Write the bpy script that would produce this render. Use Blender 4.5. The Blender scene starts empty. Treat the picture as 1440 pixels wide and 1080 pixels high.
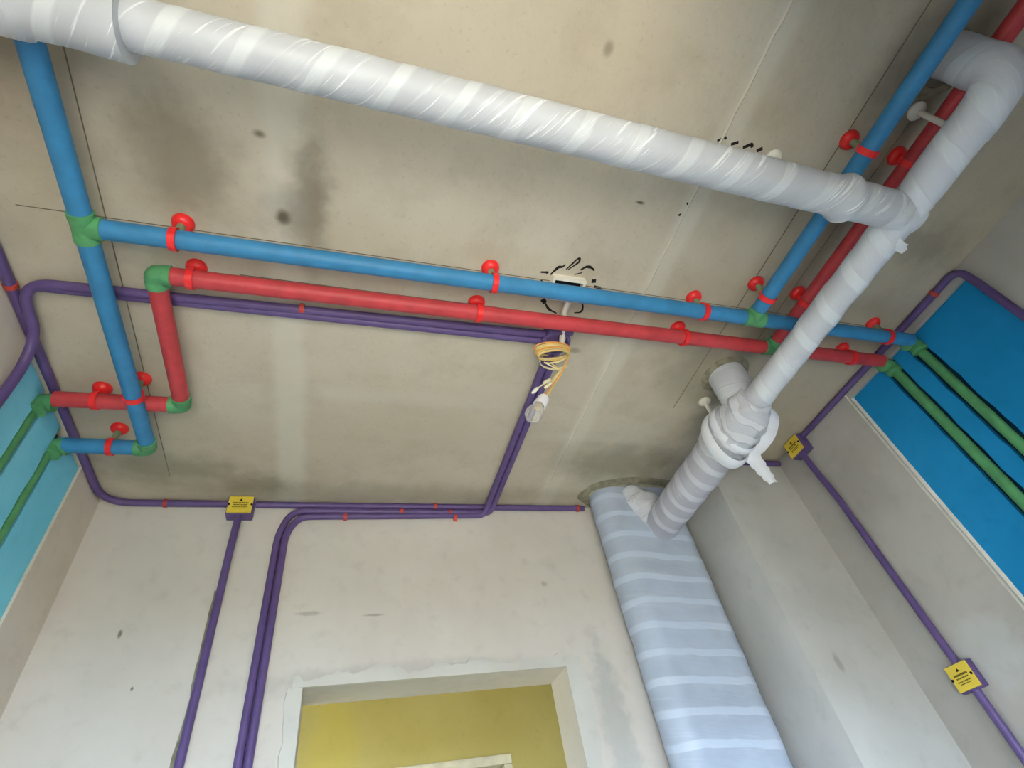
import bpy, math, random
from mathutils import Vector, Matrix, noise
random.seed(7)
SC = bpy.context.scene
COL = SC.collection

# ------------------------------------------------------------------ camera
cam_d = bpy.data.cameras.new('camera')
cam_d.sensor_width = 36.0
cam_d.lens = 753.5 / 1440 * 36
cam_d.clip_start = 0.01
cam = bpy.data.objects.new('camera', cam_d); COL.objects.link(cam)
right = Vector((0.954770, -0.253359, -0.155639))
down = Vector((0.077922, 0.718329, -0.691326))
fwd = Vector((0.286953, 0.647930, 0.705581))
rot = Matrix((right, -down, -fwd)).transposed()
cam.matrix_world = Matrix.Translation((0, 0, 1.5)) @ rot.to_4x4()
SC.camera = cam

# ------------------------------------------------------------------ world and daylight
w = bpy.data.worlds.new('sky'); SC.world = w; w.use_nodes = True
w.node_tree.nodes['Background'].inputs[0].default_value = (0.64, 0.81, 1.0, 1)
w.node_tree.nodes['Background'].inputs[1].default_value = 13.5

def area(name, loc, aim, sx, sy, power, col):
    l = bpy.data.lights.new(name, 'AREA'); l.shape = 'RECTANGLE'; l.size = sx; l.size_y = sy
    l.energy = power; l.color = col
    o = bpy.data.objects.new(name, l); COL.objects.link(o); o.location = loc
    d = Vector(aim) - Vector(loc)
    o.rotation_euler = d.to_track_quat('-Z', 'Y').to_euler()
    return o
# portals that guide the sky light through the balcony opening and the added front window
p = area('balcony_portal', (-0.05, -0.80, 1.12), (-0.05, 0, 1.12), 1.10, 2.15, 1, (1, 1, 1)); p.data.cycles.is_portal = True
p = area('added_window_portal', (1.20, -0.36, 1.20), (1.20, 0, 1.20), 1.00, 1.20, 1, (1, 1, 1)); p.data.cycles.is_portal = True
# daylight through the window of the yellow room
area('yellow_room_daylight', (-1.36, 2.55, 1.35), (0, 2.55, 1.35), 0.7, 1.1, 2.5, (1.0, 0.97, 0.9))
# sun on the terrace and the floor just inside the balcony opening
sun_d = bpy.data.lights.new('sun', 'SUN'); sun_d.energy = 15; sun_d.angle = 0.01; sun_d.color = (1.0, 0.95, 0.87)
sun = bpy.data.objects.new('sun', sun_d); COL.objects.link(sun)
sun.rotation_euler = Vector((-0.12, 0.52, -0.85)).to_track_quat('-Z', 'Y').to_euler()

vs = SC.view_settings
vs.view_transform = 'Standard'; vs.look = 'None'; vs.gamma = 1.0; vs.use_curve_mapping = False
vs.exposure = 0.78

# ------------------------------------------------------------------ helpers
def lin(r, g, b):
    f = lambda c: (c / 255 / 12.92) if c / 255 <= 0.04045 else ((c / 255 + 0.055) / 1.055) ** 2.4
    return (f(r), f(g), f(b), 1)

class NT:
    def __init__(s, name, rough=0.8, spec=0.3):
        s.m = bpy.data.materials.new(name); s.m.use_nodes = True
        s.t = s.m.node_tree; s.b = s.t.nodes['Principled BSDF']
        s.b.inputs['Roughness'].default_value = rough
        s.b.inputs['Specular IOR Level'].default_value = spec
        s.tc = None
    def n(s, typ, **kw):
        nd = s.t.nodes.new(typ)
        for k, v in kw.items(): setattr(nd, k, v)
        return nd
    def l(s, a, b): s.t.links.new(a, b)
    def val(s, sock, v):
        if hasattr(v, 'is_linked'): s.l(v, sock)
        else: sock.default_value = v
    def math(s, op, a, b=0.0, c=0.0):
        nd = s.n('ShaderNodeMath', operation=op)
        for i, v in enumerate((a, b, c)): s.val(nd.inputs[i], v)
        return nd.outputs[0]
    def obj(s):
        if not s.tc: s.tc = s.n('ShaderNodeTexCoord')
        return s.tc.outputs['Object']
    def uv(s):
        if not s.tc: s.tc = s.n('ShaderNodeTexCoord')
        return s.tc.outputs['UV']
    def map(s, vec, loc=(0, 0, 0), scale=(1, 1, 1), rot=(0, 0, 0)):
        nd = s.n('ShaderNodeMapping'); s.l(vec, nd.inputs[0])
        nd.inputs[1].default_value = loc; nd.inputs[2].default_value = rot; nd.inputs[3].default_value = scale
        return nd.outputs[0]
    def noise(s, vec, scale, detail=4, rough=0.55):
        nd = s.n('ShaderNodeTexNoise'); s.l(vec, nd.inputs['Vector'])
        nd.inputs['Scale'].default_value = scale; nd.inputs['Detail'].default_value = detail
        nd.inputs['Roughness'].default_value = rough
        return nd.outputs['Fac']
    def ramp(s, fac, a, b, lo=0.0, hi=1.0):
        nd = s.n('ShaderNodeMapRange'); s.l(fac, nd.inputs[0])
        nd.interpolation_type = 'SMOOTHSTEP'
        for i, v in zip((1, 2, 3, 4), (a, b, lo, hi)): nd.inputs[i].default_value = v
        return nd.outputs[0]
    def mix(s, fac, a, b, mode='MIX'):
        nd = s.n('ShaderNodeMix', data_type='RGBA', blend_type=mode)
        s.val(nd.inputs[0], fac); s.val(nd.inputs[6], a); s.val(nd.inputs[7], b)
        return nd.outputs[2]
    def bump(s, h, strength=0.3, dist=0.004):
        nd = s.n('ShaderNodeBump'); nd.inputs['Strength'].default_value = strength
        nd.inputs['Distance'].default_value = dist
        s.l(h, nd.inputs['Height']); s.l(nd.outputs[0], s.b.inputs['Normal'])
    def blob(s, c, r, wob=0.5, nscale=9.0, soft=0.5):
        """soft irregular patch mask in object space: centre c, radii r (x, y, z)"""
        v = s.map(s.obj(), loc=tuple(-ci / ri for ci, ri in zip(c, r)), scale=tuple(1 / ri for ri in r))
        ln = s.n('ShaderNodeVectorMath', operation='LENGTH'); s.l(v, ln.inputs[0])
        d = s.math('ADD', ln.outputs['Value'], s.math('MULTIPLY', s.math('SUBTRACT', s.noise(s.obj(), nscale, 5), 0.5), wob * 3))
        return s.ramp(d, 1.0 + soft, 1.0 - soft)
    def col(s, c): s.val(s.b.inputs['Base Color'], c); return s.m

def plain(name, rgb, rough=0.5, spec=0.4, var=0.12, nscale=14, bump=0.0, metal=0.0):
    t = NT(name, rough, spec); c = lin(*rgb)
    n = t.noise(t.obj(), nscale, 4)
    dk = tuple(x * (1 - var) for x in c[:3]) + (1,); lt = tuple(min(1, x * (1 + var)) for x in c[:3]) + (1,)
    t.col(t.mix(t.ramp(n, 0.3, 0.7), dk, lt))
    t.b.inputs['Metallic'].default_value = metal
    if bump: t.bump(t.noise(t.obj(), nscale * 6, 3), bump, 0.002)
    return t.m

MT = {}
# --- ceiling concrete
def mat_ceiling():
    t = NT('ceiling_concrete', 0.88, 0.2); o = t.obj()
    big = t.noise(o, 1.6, 3); med = t.noise(o, 6.5, 6, 0.62); fine = t.noise(o, 70, 3, 0.6)
    c = t.mix(t.ramp(big, 0.3, 0.7), lin(188, 177, 158), lin(200, 191, 174))
    c = t.mix(t.ramp(med, 0.42, 0.72, 0, 0.34), c, lin(160, 148, 128))
    c = t.mix(t.ramp(fine, 0.56, 0.75, 0, 0.22), c, lin(140, 128, 108))
    # formwork strips: pale laitance bands beside the board joints
    for x, wd, k in ((-0.185, 0.045, 0.55), (0.86, 0.035, 0.5)):
        m = t.blob((x, 1.0, 2.8), (wd, 6.0, 5.0), 0.35, 7, 0.5)
        c = t.mix(t.math('MULTIPLY', m, k), c, lin(212, 206, 192))
    # stains, pour marks, holes, darker strips over the drain and along the back edge
    for cx, cy, rx, ry, k, colr, ns in ((-0.40, 0.60, 0.10, 0.12, 0.7, (122, 110, 92), 9),
                                   (-0.13, 0.66, 0.045, 0.14, 0.62, (96, 86, 70), 16),
                                   (-0.20, 0.69, 0.05, 0.06, 0.5, (150, 146, 138), 24),
                                   (-0.192, 0.70, 0.014, 0.018, 0.85, (84, 76, 62), 20),
                                   (0.48, 0.18, 0.009, 0.013, 0.5, (104, 92, 74), 14),
                                   (-0.235, 0.51, 0.012, 0.008, 0.75, (96, 86, 72), 14),
                                   (0.704, 0.496, 0.012, 0.004, 0.9, (60, 54, 46), 14),
                                   (0.70, 1.02, 0.02, 0.01, 0.5, (96, 90, 78), 14),
                                   (-0.6, 1.72, 0.22, 0.07, 0.55, (124, 118, 100), 14),
                                   (-0.30, 1.80, 0.10, 0.06, 0.5, (112, 106, 90), 18),
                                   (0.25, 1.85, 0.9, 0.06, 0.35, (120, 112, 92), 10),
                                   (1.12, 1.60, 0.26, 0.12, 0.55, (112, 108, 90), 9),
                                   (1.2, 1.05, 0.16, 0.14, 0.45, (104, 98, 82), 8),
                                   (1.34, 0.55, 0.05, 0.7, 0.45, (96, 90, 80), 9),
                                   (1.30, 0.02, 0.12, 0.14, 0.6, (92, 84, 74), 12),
                                   (-0.75, 0.35, 0.2, 0.22, 0.4, (132, 110, 84), 5),  # dimmer light of the left ceiling corner put into the colour
                                   (1.72, 0.45, 0.12, 0.07, 0.35, (104, 98, 90), 18),
                                   (0.15, 1.30, 0.35, 0.03, 0.3, (204, 200, 188), 10),
                                   (0.95, 1.45, 0.22, 0.02, 0.35, (206, 200, 188), 9)):
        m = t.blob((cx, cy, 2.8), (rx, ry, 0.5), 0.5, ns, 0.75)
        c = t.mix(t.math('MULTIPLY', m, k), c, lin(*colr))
    t.bump(t.math('ADD', t.noise(o, 55, 5), t.math('MULTIPLY', med, 1.5)), 0.28, 0.004)
    return t.col(c)
def mat_plaster(name, a, b, stains=()):  # stains: wall marks, and painted light patches too
    t = NT(name, 0.9, 0.2); o = t.obj()
    c = t.mix(t.ramp(t.noise(o, 2.2, 4), 0.3, 0.7), lin(*a), lin(*b))
    c = t.mix(t.ramp(t.noise(o, 16, 5, 0.65), 0.5, 0.8, 0, 0.25), c, lin(*[v * 0.8 for v in a]))
    for cc, r, k, colr, ns in stains:
        c = t.mix(t.math('MULTIPLY', t.blob(cc, r, 0.5, ns, 0.45), k), c, lin(*colr))
    t.bump(t.noise(o, 40, 5), 0.22, 0.003)
    return t.col(c)
MT['ceiling'] = mat_ceiling()
MT['back'] = mat_plaster('back_wall_plaster', (204, 197, 189), (214, 208, 201), (
    ((-0.62, 1.93, 2.32), (0.006, 0.5, 0.014), 0.8, (98, 92, 82), 12),
    ((-0.54, 1.93, 2.16), (0.004, 0.5, 0.006), 0.8, (98, 92, 82), 12),
    ((-0.08, 1.93, 2.36), (0.035, 0.5, 0.007), 0.4, (130, 124, 112), 40),
    ((0.14, 1.93, 2.345), (0.03, 0.5, 0.004), 0.5, (124, 118, 106), 26),
    ((0.80, 1.93, 2.44), (0.012, 0.5, 0.010), 0.35, (124, 108, 92), 16),
    ((0.2, 1.93, 2.14), (0.4, 0.5, 0.04), 0.4, (170, 170, 166), 22),
    ((0.96, 1.93, 1.9), (0.05, 0.5, 0.3), 0.4, (150, 158, 158), 26)))
MT['side'] = mat_plaster('side_wall_plaster', (178, 174, 168), (192, 188, 183), (
    ((1.9, 1.28, 2.48), (0.5, 0.12, 0.16), 0.3, (150, 146, 142), 9),
    ((1.9, 1.25, 1.86), (0.5, 0.09, 0.09), 0.4, (205, 210, 212), 16)))
MT['left'] = mat_plaster('brightened_left_plaster', (214, 202, 186), (224, 213, 198))  # lighter copy of the side plaster; stronger light put into its colour
MT['pillar'] = mat_plaster('pillar_plaster', (186, 184, 179), (202, 200, 196), (
    ((1.62, 1.545, 1.95), (0.012, 0.5, 0.03), 0.5, (140, 136, 128), 20),))
MT['patch'] = mat_plaster('door_patch_plaster', (196, 193, 186), (212, 210, 204))
MT['floor'] = mat_plaster('floor_screed', (84, 78, 70), (94, 88, 80))
MT['yellow'] = mat_plaster('yellow_wall_paint', (186, 172, 104), (196, 182, 116), (
    ((0.05, 3.0, 2.2), (0.10, 0.5, 0.25), 0.35, (206, 190, 84), 6),))  # brighter patch: window light on the left painted into the wall
MT['terrace'] = plain('terrace_tiles', (196, 182, 160), 0.8, 0.2)
MT['ground'] = plain('earth', (96, 90, 76), 0.95, 0.1)
MT['white_frame'] = plain('white_door_frame', (225, 218, 196), 0.5, 0.3)
MT['doorway_shade'] = plain('doorway_shade_panel', (70, 62, 52), 0.7)  # dark colour stands for the shade inside the far doorway
MT['coat_r'] = (lambda: mat_plaster('waterproof_coating_deep_blue', (24, 136, 196), (36, 148, 210)))()
MT['coat_l'] = (lambda: mat_plaster('waterproof_coating_pale_cyan', (122, 212, 240), (140, 222, 244)))()  # paler, more cyan coat for the left wall strips
MT['chase'] = plain('chase_shade_teal', (26, 66, 84), 0.9, 0.1)  # dark teal carries the shade of the recessed chases
MT['chase_l'] = plain('chase_mortar_left', (92, 96, 82), 0.9, 0.1)
MT['edge'] = plain('lit_broken_plaster_edge', (226, 222, 214), 0.9, 0.1)  # whiter than the plaster: light caught by the broken edge, as colour
MT['mortar'] = plain('patching_mortar', (142, 136, 118), 0.95, 0.1, 0.25, 30, 0.5)
MT['blue'] = plain('blue_pipe_plastic', (56, 130, 180), 0.48, 0.4, 0.10, 20)
MT['red'] = plain('red_pipe_plastic', (194, 64, 70), 0.48, 0.4, 0.12, 20)
MT['green'] = plain('green_fitting_plastic', (86, 154, 102), 0.48, 0.4, 0.14, 20)
MT['purple'] = plain('purple_conduit_plastic', (96, 76, 130), 0.42, 0.45, 0.10, 20)
MT['clamp'] = plain('red_clamp_plastic', (240, 42, 44), 0.35, 0.5, 0.06)
MT['stud'] = plain('grey_green_stud', (128, 140, 112), 0.5, 0.4)
MT['clip'] = plain('orange_conduit_clip', (200, 70, 60), 0.5, 0.3)
MT['white'] = plain('white_plastic', (232, 226, 214), 0.45, 0.4, 0.05)
MT['socket'] = plain('white_socket_porcelain', (244, 240, 246), 0.3, 0.5, 0.03)
MT['dark'] = plain('outlet_shade_and_screws', (30, 26, 34), 0.9, 0.1)  # near-black for the outlet's inner shade, also used on box screws
MT['wire_y'] = plain('yellow_wire', (226, 196, 112), 0.5, 0.3)
MT['wire_w'] = plain('pale_wire', (226, 214, 178), 0.5, 0.3)
MT['wire_o'] = plain('orange_wire', (226, 156, 84), 0.5, 0.3)
MT['label'] = plain('yellow_label', (234, 206, 76), 0.45, 0.3, 0.04)
MT['ink'] = plain('black_ink', (34, 26, 24), 0.7, 0.2)
MT['print'] = plain('olive_print', (94, 84, 36), 0.7, 0.2)
MT['line'] = plain('grey_snap_line', (122, 112, 98), 0.9, 0.1)
MT['brass'] = plain('brass_contact', (236, 214, 150), 0.35, 0.5)

def mat_glass():
    """thin frosty bulb glass: mostly clear, with a faint milky sheen"""
    m = bpy.data.materials.new('bulb_glass'); m.use_nodes = True; nt = m.node_tree
    b = nt.nodes['Principled BSDF']; b.inputs['Base Color'].default_value = (0.80, 0.78, 0.74, 1); b.inputs['Roughness'].default_value = 0.15
    tr = nt.nodes.new('ShaderNodeBsdfTransparent'); mx = nt.nodes.new('ShaderNodeMixShader'); lw = nt.nodes.new('ShaderNodeLayerWeight')
    mr = nt.nodes.new('ShaderNodeMapRange'); mr.inputs[3].default_value = 0.16; mr.inputs[4].default_value = 0.75
    lw.inputs[0].default_value = 0.35; nt.links.new(lw.outputs['Facing'], mr.inputs[0]); nt.links.new(mr.outputs[0], mx.inputs[0])
    nt.links.new(tr.outputs[0], mx.inputs[1]); nt.links.new(b.outputs[0], mx.inputs[2])
    nt.links.new(mx.outputs[0], nt.nodes['Material Output'].inputs[0])
    return m
MT['glass'] = mat_glass()

def mat_wrap(name, pitch, base, over, band=0.30, wrinkle=0.6, wobble=0.35, bmp=0.35):
    """white wrapping film: spiral overlap (double layer, whiter) and fine creases; UV = (metres along, turn)"""
    t = NT(name, 0.42, 0.45); uv = t.uv()
    sp = t.n('ShaderNodeSeparateXYZ'); t.l(uv, sp.inputs[0]); u, v = sp.outputs[0], sp.outputs[1]
    wob = t.math('MULTIPLY', t.math('SUBTRACT', t.noise(t.obj(), 5, 2), 0.5), wobble)
    ph = t.math('FRACT', t.math('ADD', t.math('ADD', t.math('DIVIDE', u, pitch), v), wob))
    ov = t.math('MULTIPLY', t.ramp(ph, 0.02, 0.06), t.ramp(ph, band + 0.05, band - 0.03))
    c = t.mix(t.ramp(t.noise(t.obj(), 7, 3), 0.35, 0.65), lin(*base), lin(*[min(255, x + 10) for x in base]))
    c = t.mix(ov, c, lin(*over))
    # creases pulled along the film
    cx = t.n('ShaderNodeCombineXYZ')
    t.l(t.math('ADD', t.math('MULTIPLY', u, 62), t.math('MULTIPLY', v, 13)), cx.inputs[0]); t.l(t.math('MULTIPLY', v, 1.1), cx.inputs[1])
    cn = t.noise(cx.outputs[0], 1.6, 3, 0.6)
    patch = t.ramp(t.noise(t.obj(), 6.5, 2), 0.42, 0.6)
    cr = t.math('MULTIPLY', t.math('MULTIPLY', t.ramp(cn, 0.57, 0.62), patch), wrinkle)
    c = t.mix(cr, c, lin(248, 248, 250))
    h = t.math('ADD', t.math('MULTIPLY', cn, 0.8), t.math('MULTIPLY', ov, 0.8))
    t.bump(h, bmp, 0.0035)
    return t.col(c)
MT['wrap'] = mat_wrap('branch_wrap_film', 0.125, (188, 190, 195), (208, 211, 214), 0.26, 0.8)
MT['wrap_d'] = mat_wrap('drain_wrap_film', 0.11, (206, 208, 216), (222, 226, 233), 0.35, 0.25)
MT['wrap_f'] = mat_wrap('joint_wrap_film', 0.075, (180, 180, 192), (208, 209, 219), 0.4, 0.25, 0.9)
MT['wrap_k'] = mat_wrap('knot_wrap_film', 0.06, (202, 203, 212), (218, 219, 227), 0.45, 0.5, 2.2, 0.9)
MT['wrap_s'] = mat_wrap('stack_wrap_film', 0.094, (174, 186, 206), (198, 210, 230), 0.30, 0.1)
MT['cloth'] = plain('loose_wrap_strip', (236, 238, 246), 0.5, 0.3, 0.04)

class MB:
    def __init__(s): s.v = []; s.f = []; s.uv = None
    def tube(s, path, r, seg=16, cap=True, up=None):
        path = [Vector(p) for p in path]; n = len(path)
        rs = r if isinstance(r, (list, tuple)) else [r] * n
        T = []
        for i in range(n):
            a = path[max(0, i - 1)]; b = path[min(n - 1, i + 1)]
            T.append((b - a).normalized() if (b - a).length > 1e-9 else (T[-1] if T else Vector((0, 0, 1))))
        u = Vector(up) if up else (Vector((0, 0, 1)) if abs(T[0].z) < 0.9 else Vector((0, 1, 0)))
        base = len(s.v)
        for i in range(n):
            u = (u - T[i] * u.dot(T[i])).normalized(); w_ = T[i].cross(u)
            for k in range(seg):
                a = 2 * math.pi * k / seg
                s.v.append(path[i] + (u * math.cos(a) + w_ * math.sin(a)) * rs[i])
        for i in range(n - 1):
            for k in range(seg):
                a = base + i * seg + k; b = base + i * seg + (k + 1) % seg
                s.f.append((a, b, b + seg, a + seg))
        if cap:
            s.f.append(tuple(base + k for k in reversed(range(seg))))
            s.f.append(tuple(base + (n - 1) * seg + k for k in range(seg)))
        return s
    def box(s, lo, hi, bev=0.0):
        x0, y0, z0 = lo; x1, y1, z1 = hi
        if bev <= 0:
            b = len(s.v)
            for p in ((x0, y0, z0), (x1, y0, z0), (x1, y1, z0), (x0, y1, z0), (x0, y0, z1), (x1, y0, z1), (x1, y1, z1), (x0, y1, z1)): s.v.append(Vector(p))
            for f in ((0, 3, 2, 1), (4, 5, 6, 7), (0, 1, 5, 4), (1, 2, 6, 5), (2, 3, 7, 6), (3, 0, 4, 7)): s.f.append(tuple(b + i for i in f))
        else:
            import bmesh
            bm = bmesh.new(); bmesh.ops.create_cube(bm, size=1.0)
            for v in bm.verts: v.co = Vector(((x0 + x1) / 2 + v.co.x * (x1 - x0), (y0 + y1) / 2 + v.co.y * (y1 - y0), (z0 + z1) / 2 + v.co.z * (z1 - z0)))
            bmesh.ops.bevel(bm, geom=list(bm.edges), offset=bev, segments=2, affect='EDGES', profile=0.5)
            bm.verts.index_update(); b = len(s.v)
            s.v += [v.co.copy() for v in bm.verts]
            s.f += [tuple(b + v.index for v in f.verts) for f in bm.faces]; bm.free()
        return s
    def lathe(s, prof, axis_o=(0, 0, 0), d=(0, 0, 1), seg=20):
        """prof: (distance along d, radius)"""
        d = Vector(d).normalized(); u = d.orthogonal().normalized(); w_ = d.cross(u); o = Vector(axis_o); b = len(s.v)
        for h, r in prof:
            for k in range(seg):
                a = 2 * math.pi * k / seg
                s.v.append(o + d * h + (u * math.cos(a) + w_ * math.sin(a)) * max(r, 1e-5))
        for i in range(len(prof) - 1):
            for k in range(seg):
                a = b + i * seg + k; c = b + i * seg + (k + 1) % seg
                s.f.append((a, c, c + seg, a + seg))
        return s
    def ribbon(s, path, width_dirs, width, th=0.0016, cross=6, curl=0.0):
        """flat strip with thickness along a path"""
        path = [Vector(p) for p in path]; n = len(path); b = len(s.v)
        for side in (0, 1):
            for i in range(n):
                a = path[max(0, i - 1)]; c = path[min(n - 1, i + 1)]; t = (c - a).normalized()
                wd = Vector(width_dirs[i] if isinstance(width_dirs, list) else width_dirs).normalized()
                nn = t.cross(wd).normalized(); wi = width[i] if isinstance(width, list) else width
                for j in range(cross + 1):
                    q = j / cross * 2 - 1
                    s.v.append(path[i] + wd * q * wi / 2 + nn * ((th if side else 0) + curl * (1 - q * q)))
        m = cross + 1; N = n * m
        for i in range(n - 1):
            for j in range(cross):
                a = b + i * m + j
                s.f.append((a, a + m, a + m + 1, a + 1)); s.f.append((a + N, a + N + 1, a + N + m + 1, a + N + m))
            for j in (0, cross):
                a = b + i * m + j; s.f.append((a, a + N, a + N + m, a + m))
        for i in (0, n - 1):
            for j in range(cross):
                a = b + i * m + j; s.f.append((a, a + 1, a + 1 + N, a + N))
        return s
    def build(s, name, mat, parent=None, smooth=True, ang=40):
        off = Vector(parent.location) if parent else Vector((0, 0, 0))
        if parent and parent.parent: off += Vector(parent.parent.location)
        me = bpy.data.meshes.new(name); me.from_pydata([v - off for v in s.v], [], s.f); me.update()
        if s.uv:
            l = me.uv_layers.new(name='UVMap')
            for p in me.polygons:
                for li, q in zip(p.loop_indices, s.uv[p.index]): l.data[li].uv = q
        if smooth:
            me.polygons.foreach_set('use_smooth', [True] * len(me.polygons)); me.set_sharp_from_angle(angle=math.radians(ang))
        me.materials.append(MT[mat] if isinstance(mat, str) else mat)
        o = bpy.data.objects.new(name, me); COL.objects.link(o)
        if parent: o.parent = parent
        return o

def tag(o, label, cat, group=None):
    o['label'] = label; o['category'] = cat
    if group: o['group'] = group
    return o
def thing(name, label, cat, loc=(0, 0, 0), group=None):
    o = bpy.data.objects.new(name, None); COL.objects.link(o); o.location = loc; o.empty_display_size = 0.05
    return tag(o, label, cat, group)
def struct(o, label, cat):
    o['kind'] = 'structure'; return tag(o, label, cat)

def fillet(pts, r, n=8):
    """polyline with rounded corners"""
    pts = [Vector(p) for p in pts]; out = [pts[0]]
    for i in range(1, len(pts) - 1):
        a, b, c = pts[i - 1], pts[i], pts[i + 1]
        d1 = (a - b); d2 = (c - b); rr = min(r, d1.length * 0.49, d2.length * 0.49)
        p = b + d1.normalized() * rr; q = b + d2.normalized() * rr
        for k in range(n + 1):
            t = k / n; out.append(p * (1 - t) ** 2 + b * 2 * t * (1 - t) + q * t * t)
    out.append(pts[-1]); return out
def resample(pts, step):
    pts = [Vector(p) for p in pts]; L = [0]
    for a, b in zip(pts, pts[1:]): L.append(L[-1] + (b - a).length)
    n = max(2, int(L[-1] / step) + 1); out = []; j = 0
    for i in range(n):
        d = L[-1] * i / (n - 1)
        while j < len(L) - 2 and L[j + 1] < d: j += 1
        t = (d - L[j]) / max(1e-9, L[j + 1] - L[j]); out.append((pts[j].lerp(pts[j + 1], t), d))
    return out, L[-1]

def wrap_tube(path, rf, pitch, seg=40, step=0.006, stepamp=0.0011, lump=0.002, lscale=14.0, section=None, up=(0, 0, 1), cap=True):
    """pipe wrapped in film; rf(d, total) -> radius; section(angle) -> 2D outline for non-round stacks"""
    pts, L = resample(path, step); m = MB(); n = len(pts); u = Vector(up); m.uv = []; ring = seg + 1
    for i, (p, d) in enumerate(pts):
        a = pts[max(0, i - 1)][0]; b = pts[min(n - 1, i + 1)][0]; t = (b - a).normalized()
        u = (u - t * u.dot(t)).normalized(); w_ = t.cross(u); r0 = rf(d, L)
        for k in range(ring):
            f = (k % seg) / seg; an = 2 * math.pi * f
            ph = (d / pitch + k / seg) % 1.0
            e = stepamp * (1.0 if ph < 0.32 else 1.0 - (ph - 0.32) / 0.68 * 1.0)
            dirv = u * math.cos(an) + w_ * math.sin(an)
            q = p + dirv * r0 if section is None else p + u * section(f)[0] + w_ * section(f)[1]
            e += lump * noise.noise(Vector((q.x * lscale, q.y * lscale, q.z * lscale)))
            m.v.append(q + dirv * e)
    for i in range(n - 1):
        for k in range(seg):
            a = i * ring + k; m.f.append((a, a + 1, a + 1 + ring, a + ring))
            d0, d1 = pts[i][1], pts[i + 1][1]; v0, v1 = k / seg, (k + 1) / seg
            m.uv.append(((d0, v0), (d0, v1), (d1, v1), (d1, v0)))
    if cap:
        m.f.append(tuple(range(seg - 1, -1, -1))); m.uv.append([(0, 0)] * seg)
        b = (n - 1) * ring; m.f.append(tuple(range(b, b + seg))); m.uv.append([(0, 0)] * seg)
    return m

# ------------------------------------------------------------------ the room shell
XL, XR, YB, YF, H = -0.83, 1.90, 1.93, -0.70, 2.80
o = MB().box((XL - 0.2, YF - 0.2, H), (XR + 0.2, YB + 0.18, H + 0.15)).build('ceiling', 'ceiling', smooth=False)
ceiling = struct(o, 'raw beige-grey concrete ceiling slab with stains and snapped lines', 'ceiling')
o = MB().box((XL - 0.2, YF - 0.2, -0.15), (XR + 0.2, YB + 0.18, 0)).build('floor', 'floor', smooth=False)
struct(o, 'bare beige cement screed floor of the room', 'floor')
# back wall with the doorway
DX0, DX1, DZ, TH = -0.07, 0.815, 2.125, 0.17
m = MB().box((XL - 0.2, YB, 0), (DX0, YB + TH, H)).box((DX1, YB, 0), (XR + 0.2, YB + TH, H)).box((DX0, YB, DZ), (DX1, YB + TH, H))
back = struct(m.build('wall_back', 'back', smooth=False), 'pale grey plastered wall with an open doorway', 'wall')
# rough plaster band repaired round the doorway
def rough_strip(p0, p1, wdir, w0, w1, th_dir, th, n=60, seed=0):
    m = MB(); p0, p1 = Vector(p0), Vector(p1); wdir = Vector(wdir); th_dir = Vector(th_dir)
    for i in range(n + 1):
        t = i / n; c = p0.lerp(p1, t)
        a = w0 + w1 * (0.5 + 0.9 * noise.noise(Vector((t * 9 + seed, seed, 0)))) + w1 * 0.4 * noise.noise(Vector((t * 40, seed, 3)))
        m.v += [c, c + wdir * a, c + wdir * a * 0.96 + th_dir * th, c + th_dir * th]
    for i in range(n):
        b = i * 4
        for j in range(4): m.f.append((b + j, b + (j + 1) % 4, b + 4 + (j + 1) % 4, b + 4 + j))
    m.f.append((0, 1, 2, 3)); m.f.append((n * 4 + 3, n * 4 + 2, n * 4 + 1, n * 4))
    return m
rough_strip((DX0 - 0.03, YB, DZ), (DX1 + 0.06, YB, DZ), (0, 0, 1), 0.012, 0.05, (0, -1, 0), 0.009, seed=2).build('plaster_patch', 'patch', back)
rough_strip((DX1, YB, 0.0), (DX1, YB, DZ), (1, 0, 0), 0.05, 0.035, (0, -1, 0), 0.009, seed=5).build('plaster_patch', 'patch', back)
rough_strip((DX0, YB, 0.0), (DX0, YB, DZ), (-1, 0, 0), 0.03, 0.03, (0, -1, 0), 0.005, seed=8).build('plaster_patch', 'patch', back)
# pillar in the back right corner
PX, PY = 1.505, 1.545
o = MB().box((PX, PY, 0), (XR + 0.02, YB, H)).build('wall_pillar', 'pillar', smooth=False)
struct(o, 'plastered square pillar built into the corner behind the wrapped stack', 'pillar')
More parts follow.
